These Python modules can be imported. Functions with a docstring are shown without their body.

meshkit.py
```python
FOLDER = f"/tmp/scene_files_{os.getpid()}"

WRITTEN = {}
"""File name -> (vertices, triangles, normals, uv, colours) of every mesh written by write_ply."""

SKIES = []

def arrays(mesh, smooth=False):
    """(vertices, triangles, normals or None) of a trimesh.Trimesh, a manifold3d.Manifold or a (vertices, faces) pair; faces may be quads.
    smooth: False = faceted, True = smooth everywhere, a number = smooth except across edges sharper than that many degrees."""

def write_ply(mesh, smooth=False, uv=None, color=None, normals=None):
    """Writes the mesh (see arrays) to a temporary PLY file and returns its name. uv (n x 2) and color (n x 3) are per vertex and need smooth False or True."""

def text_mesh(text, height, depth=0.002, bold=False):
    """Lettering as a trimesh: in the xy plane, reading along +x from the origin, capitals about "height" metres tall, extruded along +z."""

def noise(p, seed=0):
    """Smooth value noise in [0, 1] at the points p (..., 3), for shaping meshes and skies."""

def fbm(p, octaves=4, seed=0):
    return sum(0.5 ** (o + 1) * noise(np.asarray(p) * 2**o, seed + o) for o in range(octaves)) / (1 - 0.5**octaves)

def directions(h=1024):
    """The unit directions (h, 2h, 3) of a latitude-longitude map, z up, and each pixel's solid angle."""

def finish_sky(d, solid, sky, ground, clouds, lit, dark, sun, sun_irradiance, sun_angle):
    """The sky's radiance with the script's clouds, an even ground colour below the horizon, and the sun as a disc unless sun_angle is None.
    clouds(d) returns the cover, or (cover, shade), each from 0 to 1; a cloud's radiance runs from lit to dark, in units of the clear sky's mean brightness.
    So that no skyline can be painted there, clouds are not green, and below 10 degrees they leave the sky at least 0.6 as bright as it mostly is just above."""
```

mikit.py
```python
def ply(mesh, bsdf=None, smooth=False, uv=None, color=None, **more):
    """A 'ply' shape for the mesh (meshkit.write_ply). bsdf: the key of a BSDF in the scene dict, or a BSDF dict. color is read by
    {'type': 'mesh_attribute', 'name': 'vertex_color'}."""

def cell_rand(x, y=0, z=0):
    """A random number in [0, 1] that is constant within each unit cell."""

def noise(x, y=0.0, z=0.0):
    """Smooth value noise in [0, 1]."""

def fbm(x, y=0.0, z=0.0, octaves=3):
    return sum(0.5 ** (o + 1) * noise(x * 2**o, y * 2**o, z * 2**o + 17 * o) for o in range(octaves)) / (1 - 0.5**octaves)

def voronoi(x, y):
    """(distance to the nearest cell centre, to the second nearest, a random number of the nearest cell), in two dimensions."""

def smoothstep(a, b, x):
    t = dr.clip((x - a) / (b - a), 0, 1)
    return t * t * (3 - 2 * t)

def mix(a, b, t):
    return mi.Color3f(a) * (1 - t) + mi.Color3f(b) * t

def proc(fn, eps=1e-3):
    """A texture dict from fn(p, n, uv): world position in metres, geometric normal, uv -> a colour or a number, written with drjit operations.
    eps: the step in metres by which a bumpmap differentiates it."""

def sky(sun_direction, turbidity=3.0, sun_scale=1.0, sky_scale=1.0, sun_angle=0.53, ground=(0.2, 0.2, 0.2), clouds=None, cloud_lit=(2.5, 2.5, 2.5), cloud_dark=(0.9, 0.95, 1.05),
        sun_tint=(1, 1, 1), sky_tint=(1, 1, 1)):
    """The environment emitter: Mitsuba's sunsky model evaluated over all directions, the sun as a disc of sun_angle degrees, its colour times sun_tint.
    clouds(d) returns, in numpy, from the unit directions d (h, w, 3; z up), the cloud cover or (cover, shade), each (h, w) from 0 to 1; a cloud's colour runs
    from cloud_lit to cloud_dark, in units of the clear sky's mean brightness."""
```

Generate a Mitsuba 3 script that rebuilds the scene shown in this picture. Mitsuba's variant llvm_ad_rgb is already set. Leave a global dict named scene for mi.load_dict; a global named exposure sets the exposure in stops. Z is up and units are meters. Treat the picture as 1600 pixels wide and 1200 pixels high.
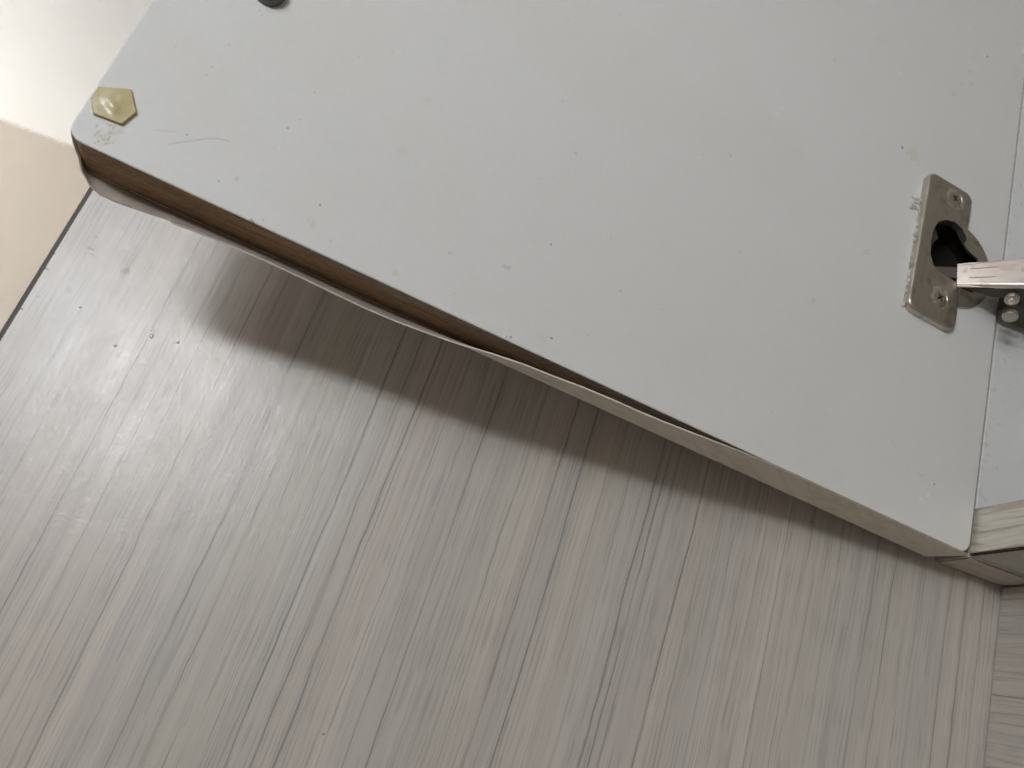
import math
import numpy as np, trimesh, mitsuba as mi, mikit, drjit as dr
import manifold3d as m3
from shapely.geometry import Polygon, Point, box as sbox
from mikit import noise, fbm, smoothstep, mix, cell_rand

T = mi.ScalarTransform4f
scene, labels = {}, {}

# ---------------------------------------------------------------- camera, lights, exposure
exposure = 0.0
CAM = np.array([0.274201, -0.194122, -0.091254])
RIGHT, DOWN, FWD = (np.array(v) for v in [[0.168074, 0.935374, 0.311169], [-0.297526, 0.349073, -0.888609], [-0.939803, 0.056771, 0.336968]])
FOV = 2 * math.degrees(math.atan(800 / 1209.6))
scene['camera'] = {'type': 'thinlens', 'fov': FOV, 'fov_axis': 'x', 'near_clip': 0.01, 'far_clip': 30.0,
                   'aperture_radius': 0.0011, 'focus_distance': 0.248,
                   'to_world': T().look_at(origin=CAM.tolist(), target=(CAM + FWD).tolist(), up=(-DOWN).tolist())}
# soft light of the surrounding room
scene['room_light'] = {'type': 'constant', 'radiance': {'type': 'rgb', 'value': [0.165, 0.148, 0.128]}}
LAMP_RAD = [43.5, 45.0, 46.4]            # lamp in front of the cupboard, behind the photographer
WIN_RAD = [6.6, 6.8, 7.1]               # window behind the photographer, to the left
LAMP2_RAD = [122.0, 125.0, 128.0]           # unseen uplight, added to brighten the far ceiling and wall


# ---------------------------------------------------------------- frames and helpers
PHI = 0.19133668886
A0 = np.array([0.021061, -0.002541, -0.000576])        # hinge-side bottom corner of the door's inner face
U = np.array([math.sin(PHI), -math.cos(PHI), 0])     # along the door, away from the hinge
Z = np.array([0, 0, 1.0])
N = np.array([math.cos(PHI), math.sin(PHI), 0])      # out of the door's inner face
DW, TH, DH = 0.3194, 0.018, 0.46


def D(p):
    """door coordinates (s, z, m) -> world"""
    p = np.atleast_2d(np.asarray(p, float))
    return A0 + p[:, :1] * U + p[:, 1:2] * Z + p[:, 2:3] * N


def put(key, mesh, bsdf, smooth=False, label=None, cat=None, group=None, kind=None, door=False, **more):
    if isinstance(mesh, (tuple, list)):
        mesh = trimesh.Trimesh(np.asarray(mesh[0], float), np.asarray(mesh[1], int), process=False)
    if isinstance(mesh, m3.Manifold):
        a = mesh.to_mesh()
        mesh = trimesh.Trimesh(np.array(a.vert_properties[:, :3]), np.array(a.tri_verts), process=False)
    mesh = mesh.copy()
    if door:
        mesh.vertices = D(mesh.vertices)
        mesh.faces = mesh.faces[:, ::-1]         # (s, z, m) is left-handed
    scene[key] = mikit.ply(mesh, bsdf, smooth=smooth, **more)
    note(key, label, cat, group, kind)


def note(key, label=None, cat=None, group=None, kind=None):
    d = {k: v for k, v in (('label', label), ('category', cat), ('group', group), ('kind', kind)) if v}
    if d:
        labels[key] = d


def man(mesh):
    return m3.Manifold(m3.Mesh(np.asarray(mesh.vertices, np.float32), np.asarray(mesh.faces, np.uint32)))


def loft(rings, cap=True):
    """closed solid through rings of equal vertex count (each ring counter-clockwise seen from the last)"""
    n = len(rings[0])
    v = np.vstack(rings)
    f = []
    for k in range(len(rings) - 1):
        for i in range(n):
            j = (i + 1) % n
            a, b, c, d = k * n + i, k * n + j, (k + 1) * n + j, (k + 1) * n + i
            f += [[a, b, c], [a, c, d]]
    if cap:
        c0, c1 = len(v), len(v) + 1
        v = np.vstack([v, rings[0].mean(0), rings[-1].mean(0)])
        for i in range(n):
            j = (i + 1) % n
            f += [[c0, j, i], [c1, (len(rings) - 1) * n + i, (len(rings) - 1) * n + j]]
    return trimesh.Trimesh(v, np.array(f), process=False)


def rrect(x0, x1, y0, y1, r, k=6):
    """corner-rounded rectangle, counter-clockwise"""
    rs = r if isinstance(r, (list, tuple)) else (r,) * 4
    out = []
    for (cx, cy, a, q) in ((x1, y0, -90, rs[0]), (x1, y1, 0, rs[1]), (x0, y1, 90, rs[2]), (x0, y0, 180, rs[3])):
        q = max(q, 1e-6)
        sx, sy = (-1 if cx == x1 else 1), (-1 if cy == y1 else 1)
        for t in np.linspace(a, a + 90, k):
            out.append((cx + sx * q + q * math.cos(math.radians(t)), cy + sy * q + q * math.sin(math.radians(t))))
    return np.array(out)


def slab(x0, x1, y0, y1, z0, z1, r, bev=0.0005, k=6):
    """board lying in xy, corners rounded by r, upper rim bevelled"""
    def ring(i, z):
        rr = [max(q - i, 1e-5) for q in (r if isinstance(r, (list, tuple)) else (r,) * 4)]
        return np.c_[rrect(x0 + i, x1 - i, y0 + i, y1 - i, rr, k), np.full(4 * k, z)]
    return loft([ring(0, z0), ring(0, z1 - bev), ring(bev * 0.3, z1 - bev * 0.3), ring(bev, z1)])


def board(lo, hi, bev=0.0004):
    """box in world axes with chamfered edges"""
    lo, hi = np.array(lo, float), np.array(hi, float)
    pts = []
    for ax in range(3):
        l, h = lo + bev, hi - bev
        l[ax], h[ax] = lo[ax], hi[ax]
        pts += [[(l, h)[i][0], (l, h)[j][1], (l, h)[k][2]] for i in (0, 1) for j in (0, 1) for k in (0, 1)]
    return m3.Manifold.hull_points(np.array(pts))


def cyl(c, axis, r, h, seg=40, bev=0.0):
    """cylinder from centre c along axis, its far rim bevelled"""
    axis = np.array(axis, float) / np.linalg.norm(axis)
    a = np.cross(axis, [0, 0, 1.0] if abs(axis[2]) < 0.9 else [1.0, 0, 0])
    a /= np.linalg.norm(a)
    b = np.cross(axis, a)
    t = np.linspace(0, 2 * math.pi, seg, endpoint=False)
    c = np.array(c, float)
    ring = lambda q, z: c + axis * z + q * (np.cos(t)[:, None] * a + np.sin(t)[:, None] * b)
    return loft([ring(r, 0), ring(r, h)] if not bev else [ring(r, 0), ring(r, h - bev), ring(r - bev * 0.3, h - bev * 0.3), ring(r - bev, h)])


# ---------------------------------------------------------------- materials
def bsdf(name, color, rough=0.5, spec=0.5, metallic=0.0, bump=None, **kw):
    col = {'type': 'rgb', 'value': list(color)} if isinstance(color, (tuple, list)) else mikit.proc(color)
    d = {'type': 'principled', 'base_color': col, 'roughness': rough if isinstance(rough, float) else mikit.proc(rough), 'metallic': metallic, **kw}
    if not metallic:
        d['specular'] = spec
    if bump:
        d = {'type': 'bumpmap', 'arbitrary': mikit.proc(bump[0], eps=bump[2]), 'scale': bump[1], 'bsdf': d}
    scene[name] = {'type': 'twosided', 'bsdf': d}


def door_sz(p):
    x, y, z = p.x - A0[0], p.y - A0[1], p.z - A0[2]
    return x * U[0] + y * U[1], z, x * N[0] + y * N[1]


def grain(a, b, seed, lines):
    """laminate print: a runs across the grain, b along it (metres)"""
    wob = (noise(a * 60, b * 14, seed) - 0.5) * 0.0010 + (noise(a * 200, b * 150, seed + 3.0) - 0.5) * 0.00036
    q = a + wob
    base = mi.Color3f(0.485, 0.440, 0.394)
    # broad bands of pinkish, greenish and bluish grey
    h = noise(q * 62, b * 3.0, seed + 1.0)
    base = mix(base, mi.Color3f(0.470, 0.422, 0.382), smoothstep(0.50, 0.66, h) * 0.55)
    g = noise(q * 48 + 9, b * 2.5, seed + 2.0)
    base = mix(base, mi.Color3f(0.440, 0.418, 0.368), smoothstep(0.53, 0.68, g) * 0.5)
    k = noise(q * 75 + 31, b * 2.0, seed + 5.0)
    base = mix(base, mi.Color3f(0.446, 0.418, 0.392), smoothstep(0.55, 0.72, k) * 0.5)
    # fine streaks
    st = noise(q * 420, b * 7, seed + 7.0) - 0.5
    fi = noise(q * 1700, b * 26, seed + 11.0) - 0.5
    lt = smoothstep(0.62, 0.8, noise(q * 230, b * 4, seed + 13.0))
    po = smoothstep(0.62, 0.85, noise(q * 2600, b * 75, seed + 17.0))
    v = 1.05 + st * 0.06 + fi * 0.13 + lt * 0.07 - po * 0.15
    # thin dark hairlines, faint
    cell = dr.floor(q * 170)
    off = cell_rand(cell, seed) * 0.7 + 0.15
    dd = dr.abs(q * 170 - cell - off) / 170
    on = smoothstep(0.50, 0.95, cell_rand(cell, seed + 4)) * smoothstep(0.25, 0.6, noise(cell * 7.3, b * 16, seed))
    dark = on * 0.20 * (1 - smoothstep(0.00008, 0.00034, dd))
    # the strong veins
    for (pos, w, s) in lines:
        d = dr.abs(q - pos - (noise(b * 40, pos * 999.0) - 0.5) * 0.0009)
        am = 0.45 + 0.55 * smoothstep(0.25, 0.65, noise(b * 34, pos * 777.0)) * (0.6 + 0.4 * noise(b * 420, pos * 555.0))
        dark = dr.maximum(dark, s * am * (1 - smoothstep(w * 0.15, w * 0.8, d)))
        dark = dark + 0.10 * s * (1 - smoothstep(0, 0.0016, d))
    dark = dr.minimum(dark, 0.75)
    return mix(base * v, mi.Color3f(0.20, 0.195, 0.19), dark)


VEINS = [(-0.3385, .0005, .35), (-0.3301, .0005, .3), (-0.3222, .0005, .35), (-0.3130, .0005, .3), (-0.3046, .0006, .65), (-0.2985, .0004, .4), (-0.2930, .0004, .45), (-0.2870, .0004, .4),
         (-0.2767, .0006, .6), (-0.2695, .0004, .35), (-0.2551, .0006, .8), (-0.2455, .0005, .5), (-0.2395, .0004, .35), (-0.2300, .0004, .4), (-0.2221, .0007, .9), (-0.2149, .0006, .7), (-0.2082, .0007, .85),
         (-0.2060, .0004, .5), (-0.1960, .0004, .45), (-0.1885, .0004, .45), (-0.1812, .0006, .7), (-0.1730, .0004, .4), (-0.1640, .0005, .6), (-0.1600, .0004, .4), (-0.1515, .0006, .85), (-0.1430, .0006, .75),
         (-0.1330, .0004, .45), (-0.1240, .0004, .4), (-0.1152, .0007, 1.0), (-0.1120, .0006, .75), (-0.1085, .0004, .5), (-0.0966, .0007, .95), (-0.0900, .0004, .4), (-0.0800, .0004, .4), (-0.0690, .0004, .5),
         (-0.0600, .0005, .6), (-0.0510, .0004, .35), (-0.0390, .0004, .4), (-0.0310, .0004, .4), (-0.0237, .0005, .6), (-0.0158, .0005, .75), (-0.0050, .0004, .4), (0.0078, .0005, .7), (0.0145, .0006, .75), (0.0215, .0004, .5), (0.0256, .0004, .5)]
MARKS = [(-0.3377, -0.0008, .0022, .0009, .45), (-0.3366, -0.0026, .0012, .0004, .6), (-0.3230, -0.0040, .0019, .0013, .5), (-0.3369, -0.0180, .0013, .0018, .3), (-0.345, -0.0241, .0005, .0006, .5),
         (-0.3478, -0.0136, .0012, .0007, .9), (-0.3480, -0.0303, .0010, .0006, .8), (-0.3480, -0.0075, .0008, .0004, .7), (-0.1972, -0.1258, .0005, .0005, .7), (-0.3385, .0040, .0007, .0005, .4), (-0.052, -0.003, .0005, .0006, .6)]


def panel_color(p, n, uv):
    c = grain(p.y, p.z, 3.0, VEINS)
    for (y, z, a, b, s) in MARKS:
        w = (noise(p.y * 1500, p.z * 1500, y * 99) - 0.5) * 1.2
        r = dr.sqrt(dr.square((p.y - y) / a) + dr.square((p.z - z) / b)) + w
        c = c * (1 - 0.75 * s * (1 - smoothstep(0.4, 1.1, r)))
    return c


def panel_bump(p, n, uv):
    return (fbm(p.y * 900, p.z * 1500, 5.0, octaves=2) * 0.8 + noise(p.y * 2400, p.z * 170, 1.0) * 0.5 + noise(p.y * 260, p.z * 330, 8.0) * 0.5)


def panel_rough(p, n, uv):
    return 0.335 + 0.05 * noise(p.y * 120, p.z * 90, 2.0) + 0.05 * noise(p.y * 1800, p.z * 900, 4.0)


bsdf('panel_wood', panel_color, panel_rough, 1.0, bump=(panel_bump, 4.2e-5, 1e-4))

CROSS = [(-0.0055, .0005, .6), (-0.012, .0004, .4), (-0.0190, .0005, .5), (-0.0262, .0004, .35), (-0.0350, .0005, .6), (-0.0420, .0006, .8), (-0.0480, .0005, .65), (-0.0520, .0004, .5), (-0.0585, .0004, .4), (-0.067, .0005, .7), (-0.078, .0004, .5)]
bsdf('recess_wood', lambda p, n, uv: grain(p.z, p.x, 8.0, CROSS), 0.4, 0.4)


def ash(p, n, uv):
    w = (noise(p.x * 120, p.z * 160, 2.0) - 0.5) * 0.0016
    q = p.z + w
    a = noise(p.x * 55, q * 900, 1.0)
    b = noise(p.x * 160, q * 2600, 4.0)
    c = mix(mi.Color3f(0.60, 0.56, 0.485), mi.Color3f(0.40, 0.36, 0.30), smoothstep(0.45, 0.8, a) * 0.8)
    return c * (0.9 + 0.2 * b)


bsdf('edge_ash', ash, 0.45, 0.4, bump=(lambda p, n, uv: noise(p.x * 60, p.z * 1500, 1.0), 6e-5, 1e-4))

SPOTS = [(0.2937, 0.0156, 0.00036, 0), (0.2711, 0.0318, 0.00044, 0), (0.2789, 0.0122, 0.00094, 1), (0.2806, 0.0069, 0.00037, 0), (0.2968, 0.0354, 0.00057, 1), (0.2971, 0.0384, 0.00038, 1), (0.296, 0.0478, 0.00039, 1), (0.296, 0.041, 0.00039, 1), (0.308, 0.039, 0.00028, 1), (0.2716, 0.0239, 0.00039, 1), (0.2756, 0.0442, 0.00031, 1), (0.2682, 0.0002, 0.0007, 0), (0.2655, 0.0019, 0.00047, 0), (0.2537, 0.0138, 0.00044, 0), (0.2467, 0.005, 0.0004, 1), (0.1848, 0.0367, 0.0005, 0), (0.1905, 0.0351, 0.00049, 1), (0.2135, 0.0183, 0.00067, 1), (0.2264, 0.0047, 0.00126, 2), (0.2532, 0.0075, 0.00139, 2), (0.2547, 0.0087, 0.00099, 2), (0.1955, 0.0225, 0.00165, 1), (0.1746, 0.007, 0.0006, 0), (0.1885, 0.0008, 0.00092, 3), (0.1869, 0.0014, 0.00046, 0), (0.0592, 0.1517, 0.00087, 0), (0.0986, 0.1728, 0.00076, 1), (0.1179, 0.1328, 0.00137, 3), (0.1167, 0.1367, 0.00104, 3), (0.1326, 0.1038, 0.00095, 1), (0.0313, 0.2111, 0.00091, 1), (0.0348, 0.2017, 0.00134, 2), (0.0296, 0.205, 0.00136, 2), (0.038, 0.1938, 0.00131, 2), (0.0532, 0.151, 0.00359, 2), (0.0665, 0.0965, 0.00177, 2), (0.0197, 0.0194, 0.00068, 0), (0.0245, 0.0119, 0.00133, 3), (0.0219, 0.0146, 0.00101, 3), (0.1387, 0.002, 0.00051, 1), (0.0307, 0.2198, 0.00092, 1), (0.0663, 0.187, 0.00124, 3), (0.1573, 0.0328, 0.00052, 1), (0.1191, 0.0682, 0.00061, 1), (0.0855, 0.0649, 0.00194, 2), (0.2347, 0.0727, 0.00048, 1), (0.1871, 0.0723, 0.00053, 1), (0.2625, 0.0651, 0.00044, 1), (0.2354, 0.0288, 0.00043, 1), (0.3101, 0.0067, 0.00154, 4), (0.3106, 0.0042, 0.00136, 4), (0.3105, 0.0021, 0.00101, 4), (0.3126, 0.0037, 0.00101, 4), (0.3083, 0.0076, 0.00103, 4), (0.0006, 0.0733, 0.00309, 2), (0.0259, 0.0199, 0.00202, 2), (0.269, 0.0178, 0.00039, 1), (0.2765, 0.01, 0.00075, 1), (0.2937, 0.0635, 0.00062, 1), (0.2925, 0.0621, 0.00041, 1)]
PENCIL = [[0.2963, 0.0107], [0.2941, 0.0126], [0.2918, 0.0145], [0.2892, 0.0168], [0.2863, 0.0187], [0.2834, 0.0196]]
HAIR = [[0.3010, 0.0128], [0.2962, 0.0150]]
SPOT_COL = {0: (0.10, 0.095, 0.085), 1: (0.42, 0.41, 0.38), 2: (0.62, 0.57, 0.40), 3: (0.93, 0.93, 0.92), 4: (0.60, 0.57, 0.45)}
SPOT_AMT = {0: 0.45, 1: 0.30, 2: 0.40, 3: 0.35, 4: 0.42}


def door_color(p, n, uv):
    s, z, m = door_sz(p)
    c = mi.Color3f(0.755, 0.755, 0.745)
    # faint greasy film, unevenly wiped
    f = fbm(s * 26, z * 26, 1.0, octaves=3)
    c = mix(c, mi.Color3f(0.715, 0.70, 0.65), smoothstep(0.45, 0.75, f) * 0.25)
    fine = noise(s * 1300, z * 1300, 6.0) - 0.5
    c = c * (1 + 0.025 * fine)
    # scattered pin-prick dirt
    d1, d2, r = mikit.voronoi(s * 95 + 0.3, z * 95)
    c = mix(c, mi.Color3f(0.40, 0.39, 0.36), (1 - smoothstep(0.012, 0.05, d1)) * smoothstep(0.86, 0.99, r) * 0.35)
    e1, e2, r2 = mikit.voronoi(s * 38 + 7, z * 38 + 3)
    c = mix(c, mi.Color3f(0.64, 0.60, 0.47), (1 - smoothstep(0.02, 0.10 + 0.05 * fine, e1)) * smoothstep(0.86, 0.99, r2) * 0.3)
    jit = (noise(s * 1500, z * 1500, 9.0) - 0.5) * 1.3 + (noise(s * 500, z * 500, 12.0) - 0.5) * 0.7
    for (ps, pz, pr, k) in SPOTS:
        q = dr.sqrt(dr.square(s - ps) + dr.square(z - pz)) / pr + jit * (0.5 if k in (0, 3, 4) else 0.9)
        c = mix(c, mi.Color3f(*SPOT_COL[k]), SPOT_AMT[k] * (1 - smoothstep((0.6, 0.35, 0.2, 0.35, 0.1)[k], 1.0 if k != 4 else 1.4, q)))
    for line, amt in ((PENCIL, 0.42), (HAIR, 0.2)):
        dist = mi.Float(1.0)
        for (a, b) in zip(line[:-1], line[1:]):
            a, b = np.array(a), np.array(b)
            v = b - a
            t = dr.clip(((s - a[0]) * v[0] + (z - a[1]) * v[1]) / float(v @ v), 0, 1)
            dist = dr.minimum(dist, dr.sqrt(dr.square(s - a[0] - t * v[0]) + dr.square(z - a[1] - t * v[1])))
        c = mix(c, mi.Color3f(0.36, 0.36, 0.36), amt * (1 - smoothstep(0.0001, 0.0004, dist)) * (0.5 + 0.5 * noise(s * 2000, z * 2000)))
    return c


bsdf('door_white', door_color, lambda p, n, uv: 0.36 + 0.12 * fbm(p.y * 30, p.z * 30, 1.0), 0.45,
     bump=(lambda p, n, uv: noise(p.y * 1500, p.z * 1500, 2.0) + 1.5 * noise(p.y * 500, p.z * 500, 6.0), 4e-6, 1e-4))
bsdf('cabinet_white', lambda p, n, uv: mi.Color3f(0.72, 0.725, 0.72) * (0.95 + 0.05 * fbm(p.y * 90, p.z * 60, 3.0))
     * (1 - 0.12 * smoothstep(0.80, 0.95, noise(p.y * 700, p.z * 700, 5.0)) * (1 - smoothstep(0.006, 0.014, p.y))), 0.4, 0.4)
bsdf('cabinet_under', lambda p, n, uv: mi.Color3f(0.50, 0.495, 0.455) * (0.9 + 0.15 * fbm(p.x * 120, p.y * 120, 3.0)), 0.55, 0.3)
bsdf('cabinet_side_edge', lambda p, n, uv: mi.Color3f(0.50, 0.455, 0.40) * (0.88 + 0.2 * noise(p.x * 900, p.y * 60, 3.0)), 0.5, 0.3)


def core_color(p, n, uv):
    s, z, m = door_sz(p)
    n_ = -m
    a = noise(s * 60, n_ * 1100, 1.0)
    b = noise(s * 700, n_ * 2200, 4.0)
    c = mix(mi.Color3f(0.41, 0.265, 0.165), mi.Color3f(0.29, 0.18, 0.115), a)
    c = mix(c, mi.Color3f(0.56, 0.44, 0.335), (1 - smoothstep(0.12, 0.215, s + 0.03 * noise(s * 60, n_ * 300, 21.0))) * (0.55 + 0.45 * a))  # paler towards the hinge: brightening in the colour offsets shade in the gap
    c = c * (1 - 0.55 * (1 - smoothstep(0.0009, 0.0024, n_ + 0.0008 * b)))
    r = smoothstep(0.5, 0.8, noise(s * 40, n_ * 260, 9.0))
    c = mix(c, mi.Color3f(0.36, 0.27, 0.14), r * 0.4)
    return c * (0.72 + 0.36 * b + 0.2 * noise(s * 1800, n_ * 1800, 14.0))


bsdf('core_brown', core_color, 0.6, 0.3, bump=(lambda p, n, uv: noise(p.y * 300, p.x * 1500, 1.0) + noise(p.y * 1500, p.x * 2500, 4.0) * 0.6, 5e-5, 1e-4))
bsdf('old_glue', lambda p, n, uv: mix(mi.Color3f(0.20, 0.155, 0.12), mi.Color3f(0.34, 0.26, 0.20), noise(p.y * 500, p.x * 1500, 2.0)), 0.42, 0.5,
     bump=(lambda p, n, uv: noise(p.y * 700, p.x * 1300, 3.0), 1.2e-4, 1e-4))


def band_color(p, n, uv):
    s, z, m = door_sz(p)
    a = noise(s * 420 - m * 500, m * 60, 2.0)        # slanting print lines across the band
    b = noise(s * 60, m * 1800, 5.0)
    g = fbm(s * 200, m * 300, 3.0)
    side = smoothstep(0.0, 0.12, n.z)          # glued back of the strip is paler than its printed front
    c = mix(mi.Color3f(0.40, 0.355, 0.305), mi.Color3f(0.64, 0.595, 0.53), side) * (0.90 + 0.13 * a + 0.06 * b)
    return mix(c, mi.Color3f(0.50, 0.47, 0.37), smoothstep(0.5, 0.8, g) * 0.5)


bsdf('band', band_color, 0.5, 0.35, bump=(lambda p, n, uv: noise(p.y * 500, p.z * 500, 3.0), 4e-5, 1e-4))
bsdf('band_dark', (0.085, 0.075, 0.068), 0.5, 0.4)
bsdf('band_light', (0.50, 0.46, 0.43), 0.45, 0.4)


def nickel(p, n, uv):
    s, z, m = door_sz(p)
    d = smoothstep(0.55, 0.85, fbm(s * 260, z * 260, 1.0, octaves=3))
    for (a, b) in ((0.0318, 0.1395), (0.0322, 0.0918)):
        q = dr.sqrt(dr.square(s - a) + dr.square(z - b))
        w = smoothstep(0.0030, 0.0036, q) * (1 - smoothstep(0.0044, 0.0052, q)) * smoothstep(0.35, 0.6, noise(s * 900, z * 900, 7.0))
        d = d - 1.6 * w
    return mix(mi.Color3f(0.56, 0.515, 0.45), mi.Color3f(0.33, 0.285, 0.225), d * 0.7) * (0.93 + 0.14 * noise(s * 2500, z * 400, 3.0))


bsdf('nickel', nickel, lambda p, n, uv: 0.27 + 0.2 * fbm(p.y * 300, p.z * 300, 2.0), metallic=0.92,
     bump=(lambda p, n, uv: noise(p.y * 900, p.z * 900, 2.0) + 0.6 * noise(p.y * 3000, p.z * 3000, 5.0), 8e-6, 8e-5))
bsdf('nickel_link', lambda p, n, uv: mix(mi.Color3f(0.90, 0.80, 0.73), mi.Color3f(0.55, 0.46, 0.34), smoothstep(0.62, 0.9, fbm(p.y * 350, p.z * 350, 5.0)) * 0.8),
     lambda p, n, uv: 0.34 + 0.18 * noise(p.y * 600, p.z * 600, 4.0), metallic=0.85)
bsdf('dull_steel', (0.20, 0.17, 0.135), 0.5, metallic=0.7)
bsdf('dark_steel', (0.09, 0.08, 0.065), 0.5, metallic=0.6)
bsdf('dark_cup', (0.022, 0.018, 0.014), 0.55, 0.3)
bsdf('damper_plastic', (0.05, 0.046, 0.04), 0.4, 0.4)
bsdf('slot_black', (0.012, 0.011, 0.010), 0.7, 0.2)
bsdf('hot_glue', lambda p, n, uv: mi.Color3f(0.62, 0.60, 0.55) * (0.85 + 0.25 * noise(p.y * 1200, p.z * 1200)), 0.35, 0.5)
bsdf('gum_yellow', lambda p, n, uv: mix(mi.Color3f(0.58, 0.49, 0.24), mi.Color3f(0.64, 0.57, 0.36), noise(p.y * 260, p.z * 260, 1.0)), 0.28, 0.5)
bsdf('gum_rim', (0.33, 0.23, 0.07), 0.4, 0.5)
bsdf('knob_steel', lambda p, n, uv: mi.Color3f(0.10, 0.105, 0.10) * (0.6 + 0.8 * noise(p.y * 900, p.z * 900, 2.0)), 0.38, metallic=0.6)
bsdf('plaster', (0.80, 0.80, 0.78), 0.7, 0.2)
bsdf('clear_drop', (0.62, 0.60, 0.56), 0.12, 0.6)
bsdf('red_glue', (0.04, 0.016, 0.011), 0.6, 0.3)
bsdf('ceiling_paint', (0.84, 0.825, 0.785), 0.8, 0.1)
bsdf('wall_paint', lambda p, n, uv: mi.Color3f(0.465, 0.405, 0.34) * (0.97 + 0.06 * noise(p.y * 3, p.z * 3)), 0.7, 0.2)
bsdf('floor_dull', (0.18, 0.155, 0.13), 0.6, 0.3)
bsdf('lamp_metal', (0.7, 0.7, 0.7), 0.5, 0.4)


# ---------------------------------------------------------------- setting: the room beyond
put('wall', board((-2.0, -5.0, -1.499), (-1.9, 3.0, 0.905), 0.002), 'wall_paint', label='beige room wall far behind the side panel', kind='structure')
put('floor', board((-2.2, -5.0, -1.6), (3.0, 3.0, -1.5), 0.002), 'floor_dull', label='dull floor far below the cupboard', kind='structure')
put('ceiling', board((-2.2, -5.0, 0.906), (1.6, 3.0, 1.0), 0.002), 'ceiling_paint', label='cream ceiling above the far wall', kind='structure')

# lamps (neither is in the picture)
LPOS = np.array([0.68, -0.535, 0.090])
lamp_dir = np.array([0.0, -0.2, 0.0]) - LPOS
lamp_dir /= np.linalg.norm(lamp_dir)


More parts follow.
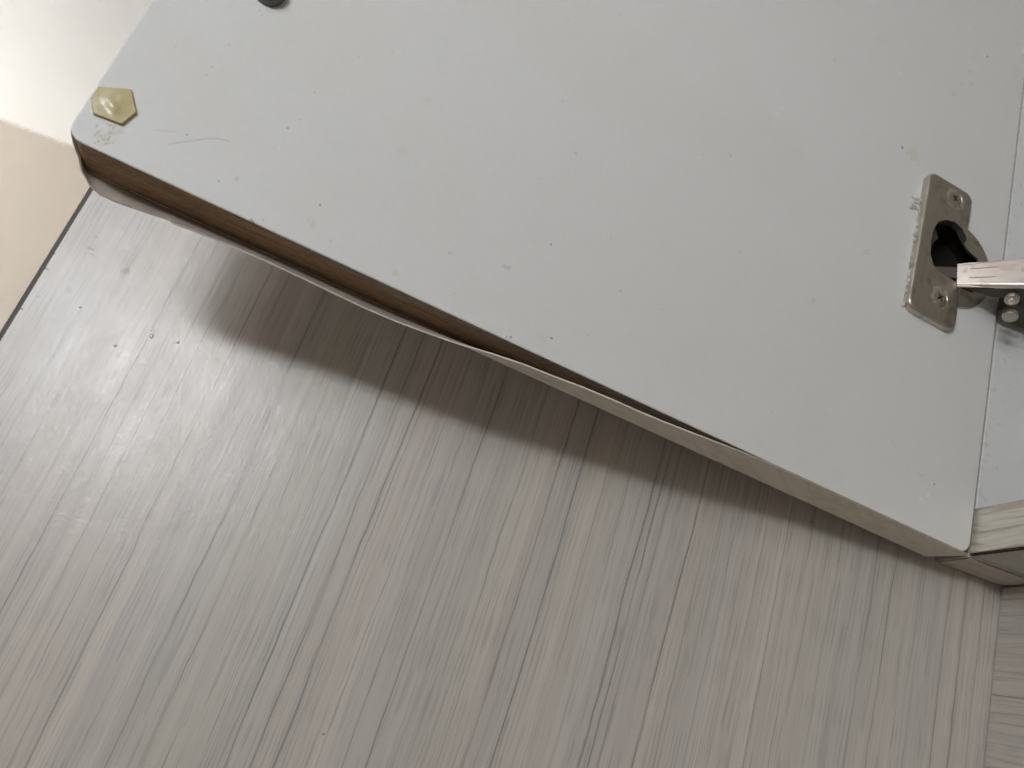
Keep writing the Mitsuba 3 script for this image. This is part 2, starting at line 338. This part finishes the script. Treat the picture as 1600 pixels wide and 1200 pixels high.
def lamp(key, pos, d, w, h, rad, label):
    a = np.cross([0, 0, 1.0], d); a /= np.linalg.norm(a); b = np.cross(d, a)
    v = np.array([pos - a * w - b * h, pos + a * w - b * h, pos + a * w + b * h, pos - a * w + b * h])
    scene[key + '__diffuser'] = mikit.ply(trimesh.Trimesh(v, [[0, 1, 2], [0, 2, 3]], process=False), 'lamp_metal', emitter={'type': 'area', 'radiance': {'type': 'rgb', 'value': rad}})
    pts = [pos - d * 0.003 + sa * a * (w + .01) + sb * b * (h + .01) for sa in (-1, 1) for sb in (-1, 1)]
    pts += [pos - d * 0.05 + sa * a * (w + .01) + sb * b * (h + .01) for sa in (-1, 1) for sb in (-1, 1)]
    put(key + '__housing', m3.Manifold.hull_points(np.array(pts)), 'lamp_metal')
    note(key, label, 'lamp')


lamp('lamp', LPOS, lamp_dir, 0.10, 0.030, LAMP_RAD, 'wide room lamp facing the open cupboard door')
WPOS = np.array([1.9, -1.36, 0.43])
lamp('window_lamp', WPOS, -WPOS / np.linalg.norm(WPOS), 0.38, 0.32, WIN_RAD, 'bright window of the room, behind the photographer')
lamp('ceiling_lamp', np.array([-0.6, -2.9, -0.2]), np.array([-0.55, 0.15, 0.82]) / np.linalg.norm([-0.55, 0.15, 0.82]), 0.2, 0.2, LAMP2_RAD, 'uplight shining on the ceiling of the room beyond')

# ---------------------------------------------------------------- side panel of the tall cupboard
W0 = 0.3491
note('side_panel', 'grey wood-print side panel with long dark vertical veins, under and behind the open door', 'panel')
put('side_panel__board', board((-0.018, -W0 + 0.0009, -0.62), (0.0, 0.42, 0.5), 0.0002), 'panel_wood')
# thin edge strip, its outer corner rounded
t = np.linspace(0, math.pi / 2, 8)
prof = [(-0.018, -W0 + 0.0008), (-0.0003, -W0 + 0.0008)] + [(-0.0020 + 0.0017 * math.cos(a), -W0 + 0.0004 - 0.0020 * math.sin(a)) for a in t] + [(-0.018, -W0 - 0.0016)]
pr = np.array(prof)
put('side_panel__edge_strip', m3.Manifold.extrude(m3.CrossSection([pr[::-1]]), 1.12).translate((0, 0, -0.62)), 'band_dark', label='thin dark strip along the front edge of the side panel')

# ---------------------------------------------------------------- wall cupboard the door belongs to
note('wall_cupboard', 'white cupboard carcass at the right, its bottom board edged in rough ash print', 'cupboard')
put('wall_cupboard__side_board', board((0.0006, 0.0006, 0.0), (0.0178, 0.30, 0.5), 0.0004), 'cabinet_white')
put('wall_cupboard__side_edge', board((0.0006, 0.0008, -0.0006), (0.0176, 0.0276, -0.0002), 0.0001), 'cabinet_side_edge', label='beige strip on the underside of the cupboard side')
put('wall_cupboard__front_edge', board((0.0006, -0.0004, -0.0004), (0.0180, 0.0003, 0.5), 0.0002), 'cabinet_side_edge')
put('wall_cupboard__bottom_board', board((0.0182, 0.0010, 0.0006), (0.50, 0.30, 0.0178), 0.0003), 'cabinet_under')
v = board((0.0186, -0.0006, 0.0010), (0.50, 0.0006, 0.0182), 0.0003)
put('wall_cupboard__bottom_edge', v, 'edge_ash', label='ash-print edge strip on the cupboard bottom board')
put('wall_cupboard__glue_seam', board((0.0186, -0.0002, 0.0002), (0.050, 0.0008, 0.0008), 0.0001), 'red_glue', label='dark reddish glue line under the edge strip')
put('recess_board', board((0.0004, 0.0282, -0.60), (0.50, 0.046, -0.0010), 0.0003), 'recess_wood',
    label='wood-print board with horizontal grain set back below the cupboard', cat='board')

# ---------------------------------------------------------------- the door
note('cupboard_door', 'open white cupboard door seen from inside, its bottom edge strip peeling off', 'door')
CUP = (0.0252, 0.1125)


def door_prism(i, m0, m1, r):
    """(s, z) outline inset by i, between m0 and m1 (m0 < m1), as manifold in (s, z, m)"""
    o = rrect(0 + i, DW - i, 0 + i, DH - i, r, 10)
    return m3.Manifold.extrude(m3.CrossSection([o]), m1 - m0).translate((0, 0, m0))


hole = m3.Manifold.cylinder(0.02, 0.0176, 0.0176, 72).translate((CUP[0], CUP[1], -0.0135))
core = door_prism(0.00025, -TH + 0.0006, -0.0007, 0.0042) - hole
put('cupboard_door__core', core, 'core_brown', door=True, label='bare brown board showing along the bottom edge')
o = [np.c_[rrect(k, DW - k, k, DH - k, 0.0045 - k, 10), np.full(40, m)] for k, m in ((0.0, -0.00068), (0.0, -0.0003), (0.0002, -0.00008), (0.0005, 0.0))]
face = man(loft(o)) - hole
put('cupboard_door__inner_face', face, 'door_white', door=True, smooth=False)
put('cupboard_door__outer_face', door_prism(0.0, -TH - 0.0002, -TH + 0.00055, 0.0045), 'panel_wood', door=True)

# edge strip: path along the bottom edge, round the free corner, up the free edge
TS = [0, .055, .07, .08, .09, .10, .11, .12, .13, .14, .15, .16, .17, .18, .19, .20, .21, .22, .23, .24, .25, .26, .27, .28, .29, .30, .306, .310, .3125, .3148]
TA = [0, 0, 0.1, 0.4, 1.0, 2.2, 4.0, 6.0, 7.8, 8.9, 9.3, 10, 12.0, 13.2, 16.5, 22.4, 27, 32, 35, 34.5, 33.5, 33, 34.2, 37.6, 43, 55.5, 64, 65, 60, 34]
WS = [0, .15, .16, .17, .18, .19, .20, .21, .22, .23, .24, .25, .27, .285, .30, .306, .310, .3125, .315, .317, .3185, .320, .322]
WA = [18.4, 18.2, 17.5, 17, 16, 14.5, 13, 11.5, 10, 9, 8.5, 8, 7.6, 7.6, 7.4, 7.2, 6.8, 6.3, 6.0, 7.5, 11, 15, 17.3]
RC = 0.0045


def band_path(q):
    """length along the edge -> (s, z, outward normal, tilt in radians)"""
    L1, L2 = DW - RC, RC * math.pi / 2
    if q <= L1:
        return q, 0.0, (0.0, -1.0), math.radians(np.interp(q, TS, TA))
    if q <= L1 + L2:
        a = (q - L1) / RC
        return L1 + RC * math.sin(a), RC - RC * math.cos(a), (math.sin(a), -math.cos(a)), math.radians(34 * max(0, 1 - 3.0 * (q - L1) / L2) ** 1.3)
    h = q - L1 - L2
    return DW, RC + h, (1.0, 0.0), 0.0


rng = np.random.default_rng(7)
JIT = rng.normal(0, 1, 4000)


def band(q0, q1, w, step=0.0009, ragged=None):
    qs = np.arange(q0, q1, step)
    qs = np.r_[qs[qs < q1 - 1e-5], q1]
    K = 7
    rings = []
    for q in qs:
        s, z, (a, b), th = band_path(q)
        ww = np.interp(q, WS, WA) / 1000 + w
        if ragged and ragged[0] < q < ragged[1]:
            ww += 0.00022 * max(0, JIT[int(q / step)] - 0.5)
        ww += 0.00005 * math.sin(q * 900)
        top, bot = [], []
        for k in range(K):
            f = k / (K - 1)
            # slightly curled: the free side bends a little further
            tt = th * (0.80 + 0.20 * f)
            m = -TH + f * ww * math.cos(tt)
            o_ = f * ww * math.sin(tt)
            g = np.array([math.cos(tt) * a, math.cos(tt) * b, -math.sin(tt)])
            base = np.array([s + o_ * a, z + o_ * b, m])
            top.append(base + g * 0.00005)
            bot.append(base + g * 0.0006)
        rings.append(np.array(bot + top[::-1]))
    return loft(rings)


CR = 0.2893          # where the strip has cracked across
put('cupboard_door__edge_strip', band(0.0008, CR - 0.00006, 0.0002, ragged=(.14, .185)), 'band', smooth=35, door=True, label='loose strip peeling from the bottom edge')
put('cupboard_door__edge_strip_001', band(CR + 0.00006, 0.46, -0.0011), 'band', smooth=35, door=True, label='broken-off end of the strip curling round the free corner')
put('cupboard_door__edge_strip_002', man(trimesh.creation.box(bounds=[[-0.0003, 0.004, -TH + 0.0006], [0.0002, 0.46, -0.0012]])), 'band', door=True)

# ragged film of old glue left on the bare edge next to the inner face
gs = np.arange(0.083, 0.262, 0.0007)
up, lo = [], []
for i, s in enumerate(gs):
    e = 0.0052 * min(1, (s - 0.08) / 0.02, (0.265 - s) / 0.04) + 0.0006 * math.sin(s * 260) + 0.00035 * JIT[i + 900]
    up.append((s, -0.0009)); lo.append((s, -max(0.0012, e)))
pg = Polygon(up + lo[::-1]).buffer(0)
mg = trimesh.creation.extrude_polygon(pg, 0.00030, engine='earcut')
vv = mg.vertices.copy()
mg = trimesh.Trimesh(np.c_[vv[:, 0], -vv[:, 2] + 0.0002, vv[:, 1]], mg.faces, process=False)
put('cupboard_door__glue_film', mg, 'old_glue', door=True, label='greyish film of old glue on the bare edge')
mg.fix_normals()

# ---------------------------------------------------------------- concealed hinge
note('hinge', 'worn nickel concealed hinge screwed to the white door, arm reaching to the cupboard', 'hinge')
S0, S1, Z0, Z1 = 0.0225, 0.0463, 0.0808, 0.1462
rs = [0.0042, 0.0042, 0.0042, 0.0042]


def plate_ring(i, m):
    return np.c_[rrect(S0 + i, S1 - i, Z0 + i, Z1 - i, [max(q - i, 1e-4) for q in rs], 10), np.full(40, m)]


plate = man(loft([plate_ring(0, 0.0001), plate_ring(0, 0.0019), plate_ring(0.00020, 0.0024), plate_ring(0.00055, 0.0028), plate_ring(0.0010, 0.00295), plate_ring(0.0016, 0.0030)]))
opening = Polygon([(0.0243, 0.1245), (0.0265, 0.1270), (0.0300, 0.1280), (0.0345, 0.1268), (0.0382, 0.1238), (0.0397, 0.1190), (0.0400, 0.1135), (0.0392, 0.1080), (0.0372, 0.1045), (0.0340, 0.1030), (0.0290, 0.1030),
                   (0.0235, 0.1030), (0.0150, 0.1040), (0.0145, 0.1195), (0.0200, 0.1205)]).buffer(0.0006)
oc = np.array(opening.exterior.coords)[:-1]
for _ in range(3):
    nx = np.roll(oc, -1, 0)
    oc = np.stack([oc * 0.75 + nx * 0.25, oc * 0.25 + nx * 0.75], 1).reshape(-1, 2)
if Polygon(oc).exterior.is_ccw is False:
    oc = oc[::-1]
cut = m3.Manifold.extrude(m3.CrossSection([oc]), 0.02).translate((0, 0, -0.01))
plate = plate - cut
SCREWS = [(0.0318, 0.1395), (0.0322, 0.0918)]
for (a, b) in SCREWS:
    plate = plate - m3.Manifold.cylinder(0.0016, 0.0024, 0.0042, 40).translate((a, b, 0.0018))
put('hinge__plate', plate, 'nickel', smooth=40, door=True)
rim = man(cyl((CUP[0], CUP[1], 0.00005), (0, 0, 1), 0.0190, 0.0009, 80, 0.0003)) - cut
put('hinge__cup_rim', rim, 'nickel', smooth=40, door=True)
tt = np.linspace(0, 2 * math.pi, 64, endpoint=False)
cr = lambda r, m: np.c_[CUP[0] + r * np.cos(tt), CUP[1] + r * np.sin(tt), np.full(64, m)]
cup = man(loft([cr(0.0155, -0.0120), cr(0.0172, -0.0105), cr(0.0173, 0.0)])) - man(loft([cr(0.0148, -0.0113), cr(0.0165, -0.0100), cr(0.0166, 0.003)]))
put('hinge__cup', cup, 'dark_cup', smooth=40, door=True)
# curved damper piece in the cup, seen at the lower left of the opening
arc = []
for m in (-0.009, 0.0004):
    o_ = [(0.0345 + 0.0060 * math.cos(x), 0.1125 + 0.0115 * math.sin(x)) for x in np.linspace(-1.75, 1.2, 16)]
    i_ = [(0.0330 + 0.0045 * math.cos(x), 0.1115 + 0.0085 * math.sin(x)) for x in np.linspace(1.2, -1.75, 16)]
    arc.append(np.c_[np.array(o_ + i_), np.full(32, m)])
pa = m3.Manifold.extrude(m3.CrossSection([arc[0][:, :2]]), 0.0092).translate((0, 0, -0.009))
put('hinge__damper', pa, 'damper_plastic', smooth=40, door=True)
# inner link deep in the cup
put('hinge__inner_link', m3.Manifold.hull_points(np.array([(s, z, m) for (s, m) in ((0.0335, -0.006), (0.0315, -0.0075), (0.0185, 0.010), (0.0165, 0.0085)) for z in (0.1045, 0.1095)])), 'dark_steel', door=True)
for i, (a, b) in enumerate(SCREWS):
    k = f'hinge__screw{"_%03d" % i if i else ""}'
    h = [np.c_[a + r * np.cos(tt), b + r * np.sin(tt), np.full(64, m + 0.0009)] for r, m in ((0.0024, 0.0006), (0.0037, 0.0016), (0.0036, 0.00195), (0.0030, 0.00225), (0.0020, 0.0023))]
    sc = man(loft(h))
    ang = (0.35, 0.9)[i]
    for q in (ang, ang + math.pi / 2):
        bx = m3.Manifold.cube((0.0034, 0.00075, 0.002), True).rotate((0, 0, math.degrees(q))).translate((a, b, 0.0031))
        sc = sc - bx
    sc = sc - m3.Manifold.cylinder(0.0014, 0.0003, 0.0009, 24).translate((a, b, 0.0021))
    put(k, sc, 'nickel', smooth=35, door=True)
    rec = m3.Manifold.cube((0.0028, 0.00055, 0.0002), True).rotate((0, 0, math.degrees(ang))) + m3.Manifold.cube((0.0028, 0.00055, 0.0002), True).rotate((0, 0, math.degrees(ang) + 90))
    put(k + '__recess', rec.translate((a, b, 0.0023)), 'slot_black', door=True)
# smear of old glue along the left flank of the plate
gl = []
for i in range(60):
    z = 0.0825 + 0.050 * rng.random()
    r = 0.00022 + 0.00042 * rng.random() ** 2
    b_ = trimesh.creation.icosphere(1, 1.0)
    b_.apply_scale([r * (0.7 + rng.random()), r * (1.0 + 1.2 * rng.random()), r * 0.9])
    b_.apply_translation([S1 + 0.0003 * rng.random(), z, 0.0003 + 0.0010 * rng.random()])
    gl.append(b_)
for i in range(18):
    z = 0.1265 + 0.0065 * rng.random()
    s = S1 + 0.0005 + 0.0035 * rng.random()
    r = 0.0003 + 0.0004 * rng.random()
    b_ = trimesh.creation.icosphere(1, 1.0)
    b_.apply_scale([r * 1.9, r, r * 0.8])
    b_.apply_translation([s, (0.1315 if i % 2 else 0.1272) + 0.0008 * rng.normal(), 0.0003])
    gl.append(b_)
put('hinge__glue_smear', trimesh.util.concatenate(gl), 'hot_glue', smooth=True, door=True, kind='stuff', label='crumbly glue squeezed out along the plate')

# outer link: folded sheet whose face looks out of the cupboard, and the arm behind it
TL, TR, BR, BL = (np.array(v) for v in ((0.0300, -0.0284, 0.1093), (0.0437, -0.0110, 0.1127), (0.0437, -0.0128, 0.0986), (0.0300, -0.0274, 0.0993)))
nrm = np.cross(TR - TL, BL - TL); nrm /= np.linalg.norm(nrm)
if nrm[0] < 0:
    nrm = -nrm


def link_solid(shrink, d0, d1):
    c = (TL + TR + BR + BL) / 4
    P = []
    for p in (TL, TR, BR, BL):
        q = c + (p - c) * 1.0
        P += [q - nrm * d0, q - nrm * d1]
    return np.array(P)


def mp(a, b):            # a from left to right, b from bottom to top
    return (BL * (1 - a) + BR * a) * (1 - b) + (TL * (1 - a) + TR * a) * b


prof2 = []
for (b, d) in ((0.0, 0.0022), (0.0, 0.0014), (0.02, 0.0007), (0.06, 0.0002), (0.11, 0.0), (0.89, 0.0), (0.94, 0.0002), (0.98, 0.0007), (1.0, 0.0014), (1.0, 0.0022),
               (0.925, 0.0022), (0.925, 0.0011), (0.075, 0.0011), (0.075, 0.0022)):
    prof2.append((b, d))
rings = []
for a in np.linspace(0, 1.12, 12):
    dep = 0.18 + 0.82 * min(1, max(0, (a - 0.25) / 0.5))
    rings.append(np.array([mp(a, b) - nrm * (d if d < 0.002 else d * dep) for (b, d) in prof2]))
lk = loft(rings, cap=False)
n_ = len(prof2)
capf = trimesh.creation.triangulate_polygon(Polygon([(b * 0.0138, -d) for b, d in prof2]), engine='earcut')
cf = np.array([[min(range(n_), key=lambda k: abs(prof2[k][0] * 0.0138 - capf[0][i][0]) + abs(-prof2[k][1] - capf[0][i][1])) for i in f] for f in capf[1]])
lk = trimesh.Trimesh(lk.vertices, np.vstack([lk.faces, cf, cf[:, ::-1] + n_ * 11]), process=False)
trimesh.repair.fix_normals(lk)
put('hinge__link', lk, 'nickel_link', smooth=40)
for i, b in enumerate((0.035, 0.965)):
    fl = [mp(a, b + e) - nrm * d for (a, d) in ((0.12, 0.0021), (1.12, 0.0021), (1.12, 0.0105), (0.62, 0.0090)) for e in (-0.034, 0.030)]
    put(f'hinge__link__flange{"_%03d" % i if i else ""}', m3.Manifold.hull_points(np.array(fl)), 'dark_steel')  # same sheet as the link; its dark reflection is put into the colour
for i, b in enumerate((0.34, 0.71)):
    p0, p1 = mp(0.20, b), mp(0.64, b)
    ribs = m3.Manifold.hull_points(np.array([p + nrm * h + (TL - BL) / np.linalg.norm(TL - BL) * e for p in (p0, p1) for (h, e) in ((0.00025, 0.0), (-0.0002, 0.0004), (-0.0002, -0.0004))]))
    put(f'hinge__link__rib{"_%03d" % i if i else ""}', ribs, 'nickel_link')
# arm bolted to the cupboard side, mostly outside the picture
arm = board((0.0225, -0.0045, 0.0985), (0.0345, 0.060, 0.1100), 0.0012)
put('hinge__arm', arm, 'dark_steel', smooth=False)
foot = board((0.0180, 0.004, 0.101), (0.0213, 0.060, 0.116), 0.0006)
put('hinge__arm__foot', foot, 'dull_steel')
pv = np.array([0.0385, -0.0105, 0.0968])
put('hinge__pivot', cyl(pv, (0.25, -0.1, -1), 0.0026, 0.0016, 32, 0.0004), 'nickel', smooth=40)
put('hinge__pivot__pin', cyl(pv + np.array([0.0003, -0.0001, -0.0014]), (0.25, -0.1, -1), 0.0013, 0.0008, 24, 0.0004), 'nickel_link', smooth=40)
put('hinge__pivot_001', cyl(np.array([0.0335, -0.0065, 0.0932]), (0.25, -0.1, -1), 0.0028, 0.0016, 32, 0.0004), 'nickel', smooth=40)

# ---------------------------------------------------------------- things stuck on the door
# six-sided yellowed gum pad
HEX = np.array([(0.3184, 0.01667), (0.3113, 0.02030), (0.3072, 0.01465), (0.3087, 0.00945), (0.3160, 0.0087), (0.3186, 0.0127)])
hc = HEX.mean(0)
hp = []
for i in range(6):
    a, b = HEX[i], HEX[(i + 1) % 6]
    for f in np.linspace(0, 1, 9)[:-1]:
        hp.append(a * (1 - f) + b * f)
hp = np.array(hp)
if not Polygon(hp).exterior.is_ccw:
    hp = hp[::-1]
hr = lambda k, m: np.c_[hc + (hp - hc) * k, np.full(len(hp), m)]
rings = [hr(1.0, 0.0001), hr(1.0, 0.0012)]
rim_ = man(loft([hr(1.0, 0.00005), hr(1.0, 0.0007), hr(0.985, 0.0009), hr(0.965, 0.0009)])) - man(loft([hr(0.965, -0.001), hr(0.965, 0.003)]))
NR = 22
rings = [hr(0.963, 0.0001)]
for k in range(NR):
    f = 0.963 * (1 - k / NR)
    r = hr(f, 0.0)
    q = r[:, :2] - hc
    h = 0.0010 + 0.0002 * np.exp(-(q ** 2).sum(1) / 0.0034 ** 2) + 0.0005 * np.exp(-((q[:, 0] - 0.0012) ** 2 + (q[:, 1] - 0.0006) ** 2) / 0.0016 ** 2) + 0.0005 * np.exp(-((q[:, 0] + 0.0012) ** 2 + (q[:, 1] + 0.0008) ** 2) / 0.0014 ** 2)
    h = h - 0.0003 * np.exp(-((q[:, 0] - 0.0002) ** 2 + (q[:, 1] - 0.0018) ** 2) / 0.0009 ** 2) + 0.00006 * np.sin(q[:, 0] * 1500 + 1) * np.cos(q[:, 1] * 1200)
    r[:, 2] = h
    rings.append(r)
note('gum_pad', 'six-sided yellowed gum pad stuck near the free corner of the door', 'pad')
put('gum_pad__body', loft(rings), 'gum_yellow', smooth=50, door=True)
put('gum_pad__rim', rim_, 'gum_rim', smooth=30, door=True, label='brownish hardened rim')
# crust of gum left below the pad
cr_ = []
for i in range(34):
    s = 0.3108 + 0.0022 * rng.normal() * 0.6
    z = 0.0052 + 0.0022 * rng.normal() * 0.7
    r = 0.00012 + 0.00022 * rng.random()
    b_ = trimesh.creation.icosphere(1, 1.0)
    b_.apply_scale([r * (1 + rng.random()), r * (1 + rng.random()), r * 0.35])
    b_.apply_translation([min(s, 0.3150), max(0.0012, min(z, 0.0082)), 0.00005])
    cr_.append(b_)
bsdf('crust_residue', (0.66, 0.64, 0.55), 0.4, 0.4)
put('gum_crust', trimesh.util.concatenate(cr_), 'crust_residue', smooth=True, door=True, kind='stuff', label='pale crust of old gum on the door below the hexagonal pad', cat='residue')

# dark round knob at the top edge of the picture
KC = (0.2936, 0.0706)
note('buffer_knob', 'dark round metal buffer on the white door, cut off by the top of the picture', 'buffer')
kr = lambda r, m: np.c_[KC[0] + r * np.cos(tt), KC[1] + r * np.sin(tt), np.full(64, m)]
put('buffer_knob__base', loft([kr(0.0047, 0.0001), kr(0.0048, 0.0004), kr(0.0047, 0.0022), kr(0.0045, 0.0028), kr(0.0041, 0.0032), kr(0.0036, 0.0031), kr(0.0032, 0.0024), kr(0.0028, 0.0023)]), 'knob_steel', smooth=35, door=True)
put('buffer_knob__centre', loft([kr(0.0022, 0.0021), kr(0.0021, 0.0029), kr(0.0015, 0.0033)]), 'slot_black', smooth=35, door=True)


def flake(key, s, z, r, seed, label, m=0.0, group=None, dx=(1, 1, .7)):
    g = np.random.default_rng(seed)
    pts = g.normal(0, 1, (12, 3))
    pts /= np.linalg.norm(pts, axis=1, keepdims=True)
    pts = pts * np.array(dx) * r * (0.75 + 0.4 * g.random((12, 1)))
    pts[:, 2] = pts[:, 2] - pts[:, 2].min() + m + 0.00003
    put(key, m3.Manifold.hull_points(pts + np.array([s, z, 0])), 'plaster', door=True, label=label, cat='crumb', group=group)


flake('paint_crumb', 0.0234, 0.2257, 0.0010, 4, 'white paint crumb stuck on the door high above the hinge')
flake('paint_crumb_001', 0.0031, 0.2408, 0.0010, 9, 'white paint crumb at the hinge-side edge of the door by the right border')
flake('paint_crumb_002', 0.1885, 0.0010, 0.0005, 14, 'tiny white crumb on the middle of the door bottom edge')

DROPS = ['tiny dried drop nearest the dark front edge of the side panel', 'tiny dried drop lowest of the four on the bright part of the side panel',
         'tiny dried drop on the side panel closest to the shadow of the door', 'larger dried drop on the side panel just left of the one by the shadow']
for i, (y, z, r) in enumerate(((-0.3306, -0.0226, 0.0006), (-0.3134, -0.0312, 0.0006), (-0.2947, -0.0223, 0.0006), (-0.3039, -0.0234, 0.0008))):
    b_ = trimesh.creation.icosphere(3, 1.0)
    b_.apply_scale([0.0003, r, r * (0.8 + 0.1 * i)])
    b_.apply_translation([0.0, y, z])
    put('glue_drop' + ('_%03d' % i if i else ''), b_, 'clear_drop', smooth=True, cat='drop', group='tiny dried drops on the side panel', label=DROPS[i])
